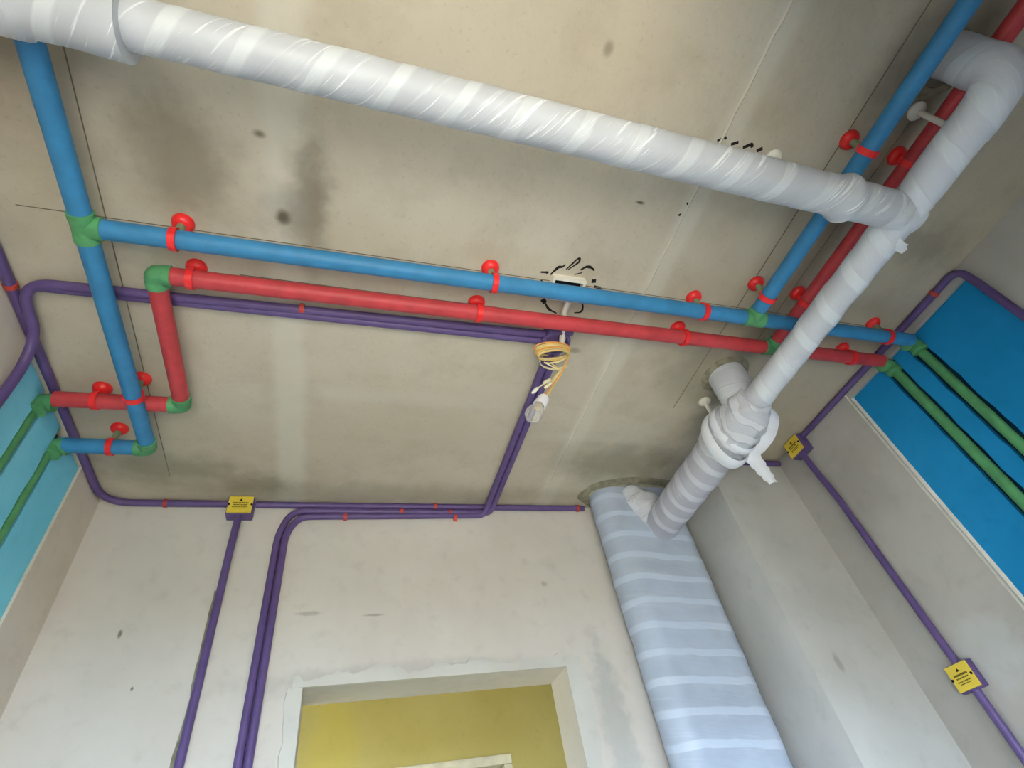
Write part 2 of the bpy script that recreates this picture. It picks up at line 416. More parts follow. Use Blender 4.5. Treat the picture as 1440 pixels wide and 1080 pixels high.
# right wall: plaster layer with a coated recess and two pipe chases
RY0, RY1 = 0.515, 1.083
m = MB().box((XR + 0.03, YF - 0.2, 0), (XR + 0.2, YB, H))
m.box((XR, YF - 0.2, 0), (XR + 0.03, RY0, H)).box((XR, RY1, 0), (XR + 0.03, YB, H)).box((XR, RY0, 2.755), (XR + 0.03, RY1, H))
wall_r = struct(m.build('wall_right', 'side', smooth=False), 'grey plastered wall carrying the deep blue waterproofed recess', 'wall')
def coat(y0, y1, z1, x0, x1, mat, parent, seed, tilt=0.0):
    """a painted strip with uneven edges, given its own thickness"""
    m = MB(); nz = 70
    for i in range(nz + 1):
        z = 0.2 + (z1 - 0.2) * i / nz
        e0 = 0.006 * noise.noise(Vector((z * 14, seed, 0))) + 0.003 * noise.noise(Vector((z * 60, seed, 1)))
        e1 = 0.006 * noise.noise(Vector((z * 14, seed, 7))) + 0.003 * noise.noise(Vector((z * 60, seed, 9)))
        for x, g in ((x0, 0.002), (x1, 0)):
            m.v += [Vector((x, y0 + e0 + g, z)), Vector((x, y1 + e1 - g, z))]
    for i in range(nz):
        b = i * 4
        for p, q in ((0, 1), (1, 3), (3, 2), (2, 0)): m.f.append((b + p, b + q, b + 4 + q, b + 4 + p))
    m.f.append((0, 1, 3, 2)); b = nz * 4; m.f.append((b, b + 2, b + 3, b + 1))
    return m.build('waterproof_coating', mat, parent)
for k, (a, b) in enumerate(((RY0, 0.752), (0.804, 0.864), (0.916, RY1))):
    coat(a, b, 2.752, XR + 0.012, XR + 0.032, 'coat_r', wall_r, 3 + k)
for a, b in ((0.745, 0.811), (0.857, 0.923)):
    MB().box((XR + 0.026, a, 0.2), (XR + 0.034, b, 2.752)).build('pipe_chase', 'chase', wall_r, smooth=False)
# broken plaster edge along the recess, its lit look put into the white colour
m = MB(); n = 160
for i in range(n + 1):
    z = 1.0 + (2.79 - 1.0) * i / n
    a = 0.006 + 0.006 * abs(noise.noise(Vector((z * 50, 0, 4)))); d = 0.002 + 0.002 * noise.noise(Vector((z * 80, 3, 1)))
    m.v += [Vector((XR - d, RY1 + 0.002, z)), Vector((XR - 0.0005, RY1 + a + 0.003, z)), Vector((XR + 0.012, RY1 - 0.006 - a * 0.4, z)), Vector((XR + 0.014, RY1 + 0.004, z))]
for i in range(n):
    b = i * 4
    for j in range(4): m.f.append((b + j, b + (j + 1) % 4, b + 4 + (j + 1) % 4, b + 4 + j))
m.build('plaster_edge', 'edge', wall_r)
# left wall
LY0, LY1 = 1.215, 1.712
m = MB().box((XL - 0.2, YF - 0.2, 0), (XL - 0.03, YB, H))
m.box((XL - 0.03, YF - 0.2, 0), (XL, LY0, H)).box((XL - 0.03, LY1, 0), (XL, YB, H)).box((XL - 0.03, LY0, 2.785), (XL, LY1, H))
wall_l = struct(m.build('wall_left', 'left', smooth=False), 'beige plastered wall with pale cyan waterproofed strips', 'wall')
for k, (a, b) in enumerate(((LY0, 1.348), (1.392, 1.506), (1.550, LY1))):
    coat(a, b, 2.78, XL - 0.032, XL - 0.008, 'coat_l', wall_l, 23 + k)
for a, b in ((1.342, 1.398), (1.500, 1.556)):
    MB().box((XL - 0.034, a, 0.2), (XL - 0.026, b, 2.78)).build('pipe_chase', 'chase_l', wall_l, smooth=False)
# front wall (behind the camera) with the balcony opening
BX0, BX1, BZ0, BZ1 = -0.60, 0.50, 0.05, 2.20
m = MB().box((XL - 0.2, YF - 0.2, 0), (BX0, YF, H)).box((BX1, YF - 0.2, 0), (BX1 + 0.14, -0.24, H)).box((BX0, YF - 0.2, BZ1), (BX1, YF, H)).box((BX0, YF - 0.2, 0), (BX1, YF, BZ0))
# added, unseen: wall step shading the right ceiling, low window lighting the lower right
WX0, WX1, WZ0, WZ1, WY = 0.70, 1.70, 0.60, 1.80, -0.24
m.box((BX1 + 0.14, WY - 0.2, 0), (WX0, WY, H)).box((WX1, WY - 0.2, 0), (XR + 0.2, WY, H)).box((WX0, WY - 0.2, 0), (WX1, WY, WZ0)).box((WX0, WY - 0.2, WZ1), (WX1, WY, H))
struct(m.build('wall_front', 'side', smooth=False), 'plastered wall with a tall balcony opening behind the viewer', 'wall')
o = MB().box((-2.2, -4.2, -0.20), (0.50, YF - 0.2, -0.05)).build('bounce_terrace', 'terrace', smooth=False)  # unseen slab added as a sunlight reflector for the ceiling
struct(o, 'pale unseen terrace floor added outside the balcony opening to bounce sunlight', 'terrace')
o = MB().box((-2.2, -1.9, 2.75), (3.2, YF - 0.2, 2.90)).build('sky_block_slab', 'side', smooth=False)  # unseen overhang added to cut sky light through the opening
struct(o, 'unseen slab added over the terrace to hold back high sky', 'roof')
o = MB().lathe([(0, 0.0), (0.2, 70.0), (0.0, 70.1)], (0, 0, -3.4), (0, 0, 1), 48).build('ground', 'ground', smooth=False)  # unseen disc added to keep sky light from rising to the ceiling
struct(o, 'dull earth far below outside, added to block sky from beneath', 'ground')
# yellow room beyond the doorway
YY = 3.0
m = MB().box((-1.4, YY, 0), (0.45, YY + 0.15, H)).box((0.885, YY, 0), (2.4, YY + 0.15, H)).box((0.45, YY, 2.10), (0.885, YY + 0.15, H))
m.v = [Vector((v.x if abs(v.x - 0.45) > 1e-6 else 0.12, v.y, v.z)) for v in m.v]
far = struct(m.build('wall_far', 'yellow', smooth=False), 'yellow painted wall seen through the doorway', 'wall')
m = MB().box((2.3, YB + TH, 0), (2.4, YY, H))
struct(m.build('wall_far_side', 'yellow', smooth=False), 'yellow painted side wall of the next room', 'wall')
m = MB().box((-1.4, YB + TH, 0), (-1.3, 2.2, H)).box((-1.4, 2.9, 0), (-1.3, YY, H)).box((-1.4, 2.2, 0), (-1.3, 2.9, 0.8)).box((-1.4, 2.2, 1.9), (-1.3, 2.9, H))
struct(m.build('wall_far_window_side', 'yellow', smooth=False), 'yellow side wall with the window of the next room', 'wall')
o = MB().box((-1.4, YB + TH, H), (2.4, YY + 0.15, H + 0.15)).build('ceiling_far', 'back', smooth=False)
struct(o, 'plain ceiling of the yellow room', 'ceiling')
o = MB().box((-1.4, YB + TH, -0.15), (2.4, YY + 0.8, 0)).build('floor_far', 'floor', smooth=False)
struct(o, 'screed floor of the yellow room', 'floor')
d2 = struct(MB().box((0.12, YY + 0.10, 0), (0.845, YY + 0.14, 2.058)).build('door_1', 'doorway_shade', smooth=False), 'dark panel standing for the unlit opening in the white frame on the yellow wall', 'door')
MB().box((0.845, YY - 0.012, 0), (0.885, YY + 0.16, 2.058), 0.003).build('door_frame', 'white_frame', d2)
MB().box((0.12, YY - 0.012, 2.06), (0.885, YY + 0.16, 2.10), 0.003).build('door_frame', 'white_frame', d2)
MB().box((0.12, YY - 0.012, 0), (0.16, YY + 0.16, 2.058), 0.003).build('door_frame', 'white_frame', d2)

# snapped ink lines on the ceiling (very thin raised chalk strips)
for p, q, wd in (((-0.572, 0.2), (-0.586, 1.77), 0.0013), ((-0.75, 0.772), (1.85, 0.772), 0.0011), ((-0.3, 0.885), (1.8, 0.895), 0.0011),
             ((1.175, -0.3), (1.196, 1.25), 0.0013), ((1.34, 0.1), (1.35, 0.9), 0.001)):
    p, q = Vector((*p, H - 0.0008)), Vector((*q, H - 0.0008)); t = (q - p).normalized(); s_ = Vector((-t.y, t.x, 0)) * wd
    m = MB(); m.v = [p - s_, q - s_, q + s_, p + s_] + [v + Vector((0, 0, 0.002)) for v in (p - s_, q - s_, q + s_, p + s_)]
    m.f = [(0, 1, 2, 3), (4, 7, 6, 5), (0, 4, 5, 1), (1, 5, 6, 2), (2, 6, 7, 3), (3, 7, 4, 0)]
    m.build('snap_line', 'line', ceiling, smooth=False)
# a low ragged formwork joint ridge on the ceiling
m = MB(); n = 90
for i in range(n + 1):
    y = -0.4 + 2.2 * i / n; x = 0.848 + 0.004 * noise.noise(Vector((y * 20, 0, 0))) - 0.004 * y
    h = 0.0035 + 0.003 * noise.noise(Vector((y * 35, 2, 0)))
    m.v += [Vector((x - 0.006, y, H + 0.001)), Vector((x, y, H - max(h, 0.0005))), Vector((x + 0.005, y, H + 0.001))]
for i in range(n): b = i * 3; m.f += [(b, b + 1, b + 4, b + 3), (b + 1, b + 2, b + 5, b + 4)]
m.build('formwork_ridge', 'ceiling', ceiling)
# mortar collars where the drains go through the slab
def collar(cx, cy, rx, ry, wd, hgt, seed):
    m = MB(); n = 64
    for i in range(n):
        a = 2 * math.pi * i / n; j = 1 + 0.25 * noise.noise(Vector((math.cos(a) * 2, math.sin(a) * 2, seed)))
        ca, sa = math.cos(a), math.sin(a)
        for rr, z in ((0.0, 0.0), (0.002, hgt), (wd * 0.55 * j, hgt * (0.7 + 0.3 * j)), (wd * j, -0.001)):
            m.v.append(Vector((cx + ca * (rx + rr), cy + sa * (ry + rr), H - z)))
    for i in range(n):
        for k in range(3):
            a = i * 4 + k; b = ((i + 1) % n) * 4 + k; m.f.append((a, b, b + 1, a + 1))
    return m.build('mortar_collar', 'mortar', ceiling)
collar(1.27, 1.82, 0.215, 0.085, 0.05, 0.006, 1)
collar(1.32, 1.06, 0.062, 0.062, 0.03, 0.006, 2)
collar(1.32, 0.02, 0.05, 0.05, 0.03, 0.006, 3)

# ------------------------------------------------------------------ wrapped drains
DXc, DZc = 1.32, 2.62
st = thing('wrapped_stack', 'broad white-wrapped vertical drain stack standing against the back wall', 'drain stack', (1.28, 1.845, 0))
def stadium(f, hw=0.125, r=0.083):
    # outline by fraction, starting at +u (here u = -y, front)
    per = 4 * hw + 2 * math.pi * r; s_ = f * per
    segs = ((hw, 's0'), (math.pi * r, 'a'), (2 * hw, 's1'), (math.pi * r, 'b'), (hw, 's2'))
    if s_ < hw: return (r, s_)
    s_ -= hw
    if s_ < math.pi * r: a = s_ / r; return (r * math.cos(a), hw + r * math.sin(a))
    s_ -= math.pi * r
    if s_ < 2 * hw: return (-r, hw - s_)
    s_ -= 2 * hw
    if s_ < math.pi * r: a = s_ / r; return (-r * math.cos(a), -hw - r * math.sin(a))
    s_ -= math.pi * r
    return (r, -hw + s_)
wrap_tube([(1.28, 1.845, 0.0), (1.28, 1.845, 2.80)], lambda d, L: 0.1, 0.094, seg=64, step=0.0094, stepamp=0.0015, lump=0.004, lscale=9, section=stadium, up=(0, -1, 0)).build('stack_pipe', 'wrap_s', st, ang=60)
# loose gather where the drain enters
wrap_tube([(1.245, 1.80, 2.785), (1.275, 1.775, 2.70), (1.33, 1.765, 2.60)], lambda d, L: 0.062 + 0.012 * math.sin(d * 18), 0.05, seg=36, lump=0.012, lscale=20, up=(0, -1, 0)).build('joint_wrap', 'wrap_k', st, ang=60)

dr = thing('wrapped_drain_pipe', 'white-wrapped drain pipe on the right running back into the stack', 'drain pipe', (DXc, 0.9, 2.62))
wrap_tube([(DXc, 0.10, DZc + 0.002), (DXc, 0.33, DZc)], lambda d, L: 0.0485 - 0.002 * d / L, 0.11, lump=0.004).build('pipe_run', 'wrap_d', dr, ang=60)
wrap_tube([(DXc, 0.33, DZc), (DXc, 1.06, DZc)], lambda d, L: 0.045 - 0.001 * d / L, 0.11, lump=0.004).build('pipe_run', 'wrap_d', dr, ang=60)
wrap_tube(fillet([(DXc, 0.12, DZc), (DXc, 0.0, DZc + 0.002), (DXc, 0.0, 2.80)], 0.075, 12), lambda d, L: 0.050, 0.10, lump=0.004, up=(1, 0, 0)).build('elbow', 'wrap_d', dr, ang=60)
wrap_tube([(DXc, 1.06, 2.80), (DXc, 1.06, 2.60)], lambda d, L: 0.066, 0.13, lump=0.005, up=(0, -1, 0)).build('riser_stub', 'wrap_d', dr, ang=60)
wrap_tube([(DXc - 0.008, 1.00, DZc), (DXc, 1.12, DZc - 0.005), (DXc, 1.26, DZc - 0.005)], lambda d, L: 0.052 + 0.036 * math.sin(min(1, d / L * 1.25) * math.pi * 0.72), 0.06, lump=0.014, lscale=26).build('joint_wrap', 'wrap_k', dr, ang=60)
wrap_tube([(DXc, 1.2, DZc - 0.004), (DXc, 1.80, DZc - 0.012)], lambda d, L: 0.073, 0.085, lump=0.004).build('pipe_run', 'wrap_f', dr, ang=60)
# bulging cloth band and its hanging tail
def ring_pts(cy, r, a0, a1, n, tilt):
    out = []
    for i in range(n + 1):
        a = a0 + (a1 - a0) * i / n; rr = r * (1 + 0.05 * math.sin(3 * a))
        out.append((DXc + rr * math.cos(a), cy - tilt * math.sin(a) + 0.3 * tilt * math.cos(a), DZc - 0.004 + rr * math.sin(a)))
    return out
MB().ribbon(ring_pts(1.205, 0.094, math.radians(100), math.radians(400), 40, 0.030), (0.05, 1, 0.08), 0.050, 0.002, 6, -0.006).build('tied_strip', 'cloth', dr)
MB().ribbon(ring_pts(1.150, 0.090, math.radians(120), math.radians(390), 36, 0.018), (0.0, 1, 0.15), 0.034, 0.002, 6, -0.004).build('tied_strip', 'cloth', dr)
wv = Vector((0.55, -0.80, 0.25))
lp = [Vector(p) for p in ((DXc + 0.060, 1.225, DZc - 0.070), (DXc + 0.105, 1.205, DZc - 0.055), (DXc + 0.140, 1.150, DZc - 0.025), (DXc + 0.128, 1.080, DZc + 0.004), (DXc + 0.080, 1.050, DZc + 0.01), (DXc + 0.045, 1.050, DZc))]
sm = fillet(lp, 0.03, 6)
MB().ribbon(sm, [(0.75, -0.10, -0.62)] * len(sm), 0.044, 0.002, 6, 0.006).build('strip_loop', 'cloth', dr)
tl = [Vector(p) for p in ((DXc + 0.070, 1.215, DZc - 0.045), (DXc + 0.082, 1.220, DZc - 0.085), (DXc + 0.092, 1.220, DZc - 0.14), (DXc + 0.098, 1.215, DZc - 0.195))]
sm, _ = resample(fillet(tl, 0.03, 6), 0.006); sm = [p for p, d in sm]
k = len(sm)
MB().ribbon(sm, [(0.66, -0.74, 0.12 * math.sin(i * 0.4)) for i in range(k)], [0.058 - 0.034 * (i / k) ** 1.4 + 0.004 * math.sin(i * 1.3) for i in range(k)], 0.002, 8, 0.010).build('strip_tail', 'cloth', dr)

br = thing('wrapped_branch_pipe', 'long white-wrapped branch pipe crossing the ceiling above the blue and red pipes', 'drain pipe', (0.3, 0.31, 2.62))
bl = lambda x: (x, 0.307 + 0.013 * (x + 0.6) / 1.9, 2.648 - 0.032 * (x + 0.6) / 1.9)
def rbr(d, L):
    x = -0.43 + d
    t = (x + 0.43) / 1.7
    r = 0.0415 + 0.0055 * min(1, t * 1.3)
    r += 0.012 * math.exp(-((x - 1.12) / 0.022) ** 2)
    return r
wrap_tube([bl(-0.43), bl(1.30)], rbr, 0.125, seg=48, lump=0.0012).build('pipe_run', 'wrap', br, ang=60)
wrap_tube([bl(-0.828), bl(-0.40)], lambda d, L: 0.052 + (0.010 if 0.13 < d < 0.285 else 0) + (0.005 if d >= 0.285 else 0) + 0.006 * max(0, (d - 0.33) / 0.10), 0.16, seg=48, lump=0.004, lscale=10).build('joint_wrap', 'wrap', br, ang=60)
wrap_tube([(1.25, 0.320, 2.618), (1.352, 0.330, 2.616)], lambda d, L: 0.0475 - 0.0045 * d / L, 0.05, lump=0.006, lscale=22).build('joint_wrap', 'wrap_d', br, ang=60)
MB().ribbon([(1.318, 0.385, 2.570), (1.345, 0.392, 2.568), (1.372, 0.390, 2.582)], (0.25, 0.85, -0.2), [0.034, 0.028, 0.012], 0.002, 5, 0.004).build('strip_end', 'cloth', br)

# plastic hangers holding the drains
def hanger(x, y, ztop, zbot, label):
    t = thing('drain_hanger', label, 'pipe hanger', (x, y, H), 'white drain hangers')
    MB().lathe([(0, 0.0), (0, 0.023), (0.006, 0.024), (0.012, 0.019), (0.016, 0.009), (0.016, 0)], (x, y, H), (0, 0, -1)).build('flange', 'white', t)
    MB().tube([(x, y, H - 0.012), (x, y, zbot)], 0.0075, 12).build('rod', 'white', t)
hanger(1.335, 0.125, H, 2.655, 'white plastic hanger by the elbow of the right drain pipe')
hanger(1.012, 0.312, H, 2.655, 'white hanger disc peeking out above the long wrapped branch pipe')
hanger(1.308, 1.20, H, 2.68, 'white hanger knob left of the knotted drain joint')

# ------------------------------------------------------------------ supply pipes
PR = 0.0228
def straight(a, b, mat, parent, r=PR, name='pipe'):
    return MB().tube([a, b], r, 20).build(name, mat, parent)
def tee(c, run, branch, parent, hl=0.036, bl_=0.036):
    c, run, branch = Vector(c), Vector(run), Vector(branch); m = MB()
    ps = [-hl, -hl + 0.001, -hl + 0.016, -hl + 0.018, hl - 0.018, hl - 0.016, hl - 0.001, hl]
    rs = [0.024, 0.0262, 0.0262, 0.0250, 0.0250, 0.0262, 0.0262, 0.024]
    m.tube([c + run * p for p in ps], rs, 20)
    m.tube([c + branch * p for p in (0, bl_ - 0.018, bl_ - 0.016, bl_ - 0.001, bl_)], [0.0250, 0.0250, 0.0262, 0.0262, 0.024], 20)
    return m.build('tee_fitting', 'green', parent)
def elbow(c, d1, d2, parent, arm=0.036):
    c, d1, d2 = Vector(c), Vector(d1), Vector(d2); m = MB()
    core = fillet([c + d1 * (arm - 0.017), c, c + d2 * (arm - 0.017)], 0.02, 8)
    m.tube(core, 0.0248, 20)
    for d in (d1, d2): m.tube([c + d * p for p in (arm - 0.02, arm - 0.018, arm - 0.001, arm)], [0.0248, 0.0262, 0.0262, 0.024], 20)
    return m.build('elbow_fitting', 'green', parent)
X, Yv, Z = Vector((1, 0, 0)), Vector((0, 1, 0)), Vector((0, 0, 1))
ZB, ZR = 2.722, 2.746
BY, BX1_, BX2_ = 0.757, -0.590, 1.199
blue = thing('cold_water_line', 'blue plastic water pipe line with green fittings under the ceiling', 'water pipe', (0.3, BY, ZB))
straight((BX1_, YF + 0.02, ZB), (BX1_, BY - 0.03, ZB), 'blue', blue)
straight((BX1_, BY + 0.03, ZB), (BX1_, 1.52 - 0.025, ZB), 'blue', blue)
tee((BX1_, BY, ZB), Yv, X, blue)
straight((BX1_ + 0.03, BY, ZB), (BX2_ - 0.03, BY, ZB), 'blue', blue)
tee((BX2_, BY, ZB), X, -Yv, blue)
straight((BX2_, -0.24, ZB), (BX2_, BY - 0.03, ZB), 'blue', blue)
straight((BX2_ + 0.03, BY, ZB), (1.872, BY, ZB), 'blue', blue)
elbow((1.903, BY + 0.016, ZB), -X, -Z, blue, 0.036)
elbow((BX1_, 1.52, ZB), -Yv, -X, blue)
straight((BX1_ - 0.025, 1.52, ZB), (XL + 0.02, 1.52, ZB), 'blue', blue)
elbow((XL - 0.006, 1.528, ZB), X, -Z, blue, 0.034)
o = straight((1.914, 0.777, 2.70), (1.914, 0.780, 0.9), 'green', blue, 0.0155, 'drop_pipe')
o['label'] = 'green drop pipe in the chase'
o = straight((XL - 0.016, 1.528, 2.70), (XL - 0.016, 1.528, 0.9), 'green', blue, 0.0135, 'drop_pipe')
o['label'] = 'green drop pipe in the chase'

RY, RX1, RX2 = 0.878, -0.478, 1.372
red = thing('hot_water_line', 'red plastic water pipe line with green fittings beside the blue one', 'water pipe', (0.3, RY, ZR))
straight((RX1 + 0.025, RY, ZR), (RX2 - 0.03, RY, ZR), 'red', red)
elbow((RX1, RY, ZR), X, Yv, red)
straight((RX1, RY + 0.025, ZR), (RX1, 1.34 - 0.03, ZR), 'red', red)
elbow((RX1, 1.34, ZR), -Yv, -X, red)
straight((RX1 - 0.03, 1.34, ZR), (XL + 0.03, 1.345, ZR), 'red', red)
elbow((XL - 0.006, 1.358, ZR - 0.004), X, -Z, red, 0.036)
tee((RX2, RY, ZR), X, -Yv, red)
straight((RX2, -0.24, ZR), (RX2, RY - 0.03, ZR), 'red', red)
straight((RX2 + 0.03, RY, ZR), (1.872, RY, ZR), 'red', red)
elbow((1.903, RY + 0.008, ZR - 0.012), -X, -Z, red, 0.036)
o = straight((1.914, 0.888, 2.70), (1.914, 0.892, 0.9), 'green', red, 0.0165, 'drop_pipe')
o['label'] = 'green drop pipe in the chase'
o = straight((XL - 0.016, 1.368, 2.72), (XL - 0.016, 1.372, 0.9), 'green', red, 0.0135, 'drop_pipe')
o['label'] = 'green drop pipe in the chase'

# red clamps: built once for each hanging depth, then copied
def clamp_proto(depth, fl):
    ms = []
    t = thing('pipe_clamp', 'x', 'pipe clamp', (0, 0, 0), 'red pipe clamps')
    MB().lathe([(0, 0), (0, fl), (0.004, fl), (0.010, fl * 0.93), (0.016, fl * 0.72), (0.019, 0.012), (0.019, 0)], (0, 0, 0), (0, 0, -1), 24).build('flange', 'clamp', t)
    if depth > 0.07: MB().tube([(0, 0, -0.016), (0, 0, -depth + PR + 0.003)], 0.0095, 14).build('stud', 'stud', t)
    else: MB().tube([(0, 0, -0.016), (0, 0, -depth + PR)], 0.0095, 14).build('stud', 'clamp', t)
    m = MB(); n = 30; c = Vector((0, 0, -depth)); ri, ro, hw = PR + 0.0004, PR + 0.0048, 0.0078
    a0, a1 = math.radians(60), math.radians(365)
    for i in range(n + 1):
        a = a0 + (a1 - a0) * i / n; d = Vector((0, math.cos(a), math.sin(a)))
        for r_, x in ((ri, -hw), (ro, -hw), (ro, hw), (ri, hw)): m.v.append(c + d * r_ + Vector((x, 0, 0)))
    for i in range(n):
        b = i * 4
        for j in range(4): m.f.append((b + j, b + (j + 1) % 4, b + 4 + (j + 1) % 4, b + 4 + j))
    m.f.append((0, 1, 2, 3)); b = n * 4; m.f.append((b + 3, b + 2, b + 1, b))
    m.build('ring', 'clamp', t)
    return t
proto_b = clamp_proto(H - ZB, 0.0255); proto_r = clamp_proto(H - ZR, 0.0255)
used = set()
def clamp(proto, x, y, along, label):
    if proto.name in used:
        t = proto.copy(); COL.objects.link(t)
        for ch in list(proto.children):
            c = ch.copy(); COL.objects.link(c); c.parent = t
    else: t = proto; used.add(proto.name)
    t.location = (x, y, H); t.rotation_euler = (0, 0, math.pi / 2 if along == 'y' else 0); t['label'] = label
for x, lab in ((-0.415, 'red clamp on the blue cross pipe, near its left green tee'),
               (0.349, 'red clamp on the blue cross pipe, left of the ceiling outlet'),
               (1.015, 'red clamp on the blue cross pipe, just left of the right green tee'),
               (1.760, 'red clamp on the blue pipe end against the right wall')):
    clamp(proto_b, x, BY, 'x', lab)
for y, lab in ((0.227, 'red clamp on the right blue pipe above the long wrapped branch pipe'),
               (0.675, 'red clamp on the right blue pipe, close to its green tee')):
    clamp(proto_b, BX2_, y, 'y', lab)
clamp(proto_b, BX1_, 1.29, 'y', 'red clamp on the left blue pipe where it crosses the red one')
clamp(proto_b, -0.69, 1.52, 'x', 'red clamp on the short blue pipe entering the left wall')
for x, lab in ((-0.40, 'red clamp on the red cross pipe, beside its left green elbow'),
               (0.335, 'red clamp on the red cross pipe, left of the hanging bulb'),
               (1.02, 'red clamp on the red cross pipe, left of the wrapped drain'),
               (1.72, 'red clamp on the red pipe end against the right wall')):
    clamp(proto_r, x, RY, 'x', lab)
for y, lab in ((0.234, 'red clamp on the right red pipe above the long wrapped branch pipe'),
               (0.685, 'red clamp on the right red pipe, below the branch and beside the drain')):
    clamp(proto_r, RX2, y, 'y', lab)
clamp(proto_r, -0.70, 1.342, 'x', 'red clamp on the short red pipe entering the left wall')

# ------------------------------------------------------------------ purple conduits
CR = 0.0126
def conduit(pts, label, r=CR, bend=0.06, clips=()):
    path = fillet(pts, bend, 8)
    t = thing('electrical_conduit', label, 'conduit', path[0], 'purple conduits')
    MB().tube(path, r, 14).build('tube', 'purple', t)
    for p, ax in clips:                      # small saddle clips round the tube: position, axis along the tube
        MB().tube([Vector(p) - Vector(ax) * 0.006, Vector(p) + Vector(ax) * 0.006], r + 0.0025, 14).build('clip', 'clip', t)
    return t
zc = H - CR - 0.001; yb = YB - CR - 0.001; xl = XL + CR + 0.001; xr = XR - CR - 0.001
# along the left corner to the back box
conduit([(xl, YF + 0.02, zc), (xl, yb, zc), (-0.405, yb, zc)], 'purple conduit along the left ceiling corner, ending at the back wall box', bend=0.10,
        clips=(((xl, 0.99, zc), (0, 1, 0)), ((-0.617, yb, zc), (1, 0, 0))))
# ceiling cross runs to the lamp box
conduit([(xl + 0.004, 1.185, 2.2), (xl + 0.004, 1.185, 2.70), (xl + 0.024, 1.125, zc - 0.018), (xl + 0.022, 0.972, zc - 0.004), (0.585, 0.957, zc)], 'purple conduit curving off the left wall and crossing to the lamp box', bend=0.085,
        clips=(((-0.146, 0.9625, zc), (1, 0, 0)),))
conduit([(-0.765, 0.984, zc), (0.585, 0.983, zc)], 'second purple conduit crossing the ceiling beside the red pipe', bend=0.06)
# from lamp box back along the ceiling and down the wall beside the door
for k, dx in enumerate((0.0, 0.026)):
    conduit([(0.612 + dx, 1.01, zc), (0.606 + dx, yb - 0.0, zc - 0.028 * k), ] if False else
            [(0.608 + dx, 1.01, zc), (0.604 + dx, 1.87, zc), (0.588 + dx, yb, zc - 0.028 - 0.027 * (k == 0) * 0 - 0.013 * (1 - k)), (-0.150 - 0.028 * k, yb, zc - 0.027 - 0.026 * (1 - k)), (-0.190 - 0.026 * k, yb, 2.66), (-0.194 - 0.027 * k, yb, 0.3)],
            'purple conduit from the lamp box down the back wall, the one ' + ('farther from' if k else 'nearer to') + ' the doorway', bend=0.07,
            clips=(((0.02 + 0.22 * k, yb, zc - 0.027 - 0.026 * (1 - k)), (1, 0, 0)), ((0.46 - 0.02 * k, yb, zc - 0.03 - 0.024 * (1 - k)), (1, 0, 0))))
conduit([(-0.312, yb, zc - 0.002), (1.062, yb, zc)], 'straight purple conduit along the back ceiling corner towards the stack', clips=(((0.379, yb, zc), (1, 0, 0)), ((1.03, yb, zc), (1, 0, 0))))
conduit([(-0.360, yb - 0.018, 2.735), (-0.362, yb - 0.018, 2.60), (-0.366, yb + 0.004, 2.42), (-0.366, yb + 0.004, 0.3)], 'purple conduit dropping from the yellow-labelled box on the back wall', bend=0.12)
# right side
conduit([(xr, 1.345, zc), (xr, 0.505, zc), (xr, 0.500, 2.70), (xr, 0.490, 0.9)], 'purple conduit along the right ceiling corner turning down beside the blue coating', bend=0.075,
        clips=(((xr, 0.60, zc), (0, 1, 0)),))
conduit([(xr - 0.018, 1.385, 2.72), (xr - 0.014, 1.383, 2.62), (xr, 1.380, 2.50), (xr, 1.368, 1.862)], 'purple conduit joining the two boxes on the right wall', bend=0.06)
conduit([(xr, 1.366, 1.788), (xr, 1.360, 0.3)], 'purple conduit below the lower box on the right wall')
conduit([(1.885, PY - CR - 0.001, zc - 0.008), (PX + 0.02, PY - CR - 0.001, zc - 0.008)], 'short dark purple conduit behind the knotted drain joint')
# grey strip beside the left drop, its colour imitating the shade of a recessed groove
rough_strip((-0.372, YB, 1.2), (-0.372, YB, 2.45), (-1, 0, 0), 0.010, 0.008, (0, -1, 0), 0.003, 50, 11).build('groove_shade_strip', 'mortar', back)

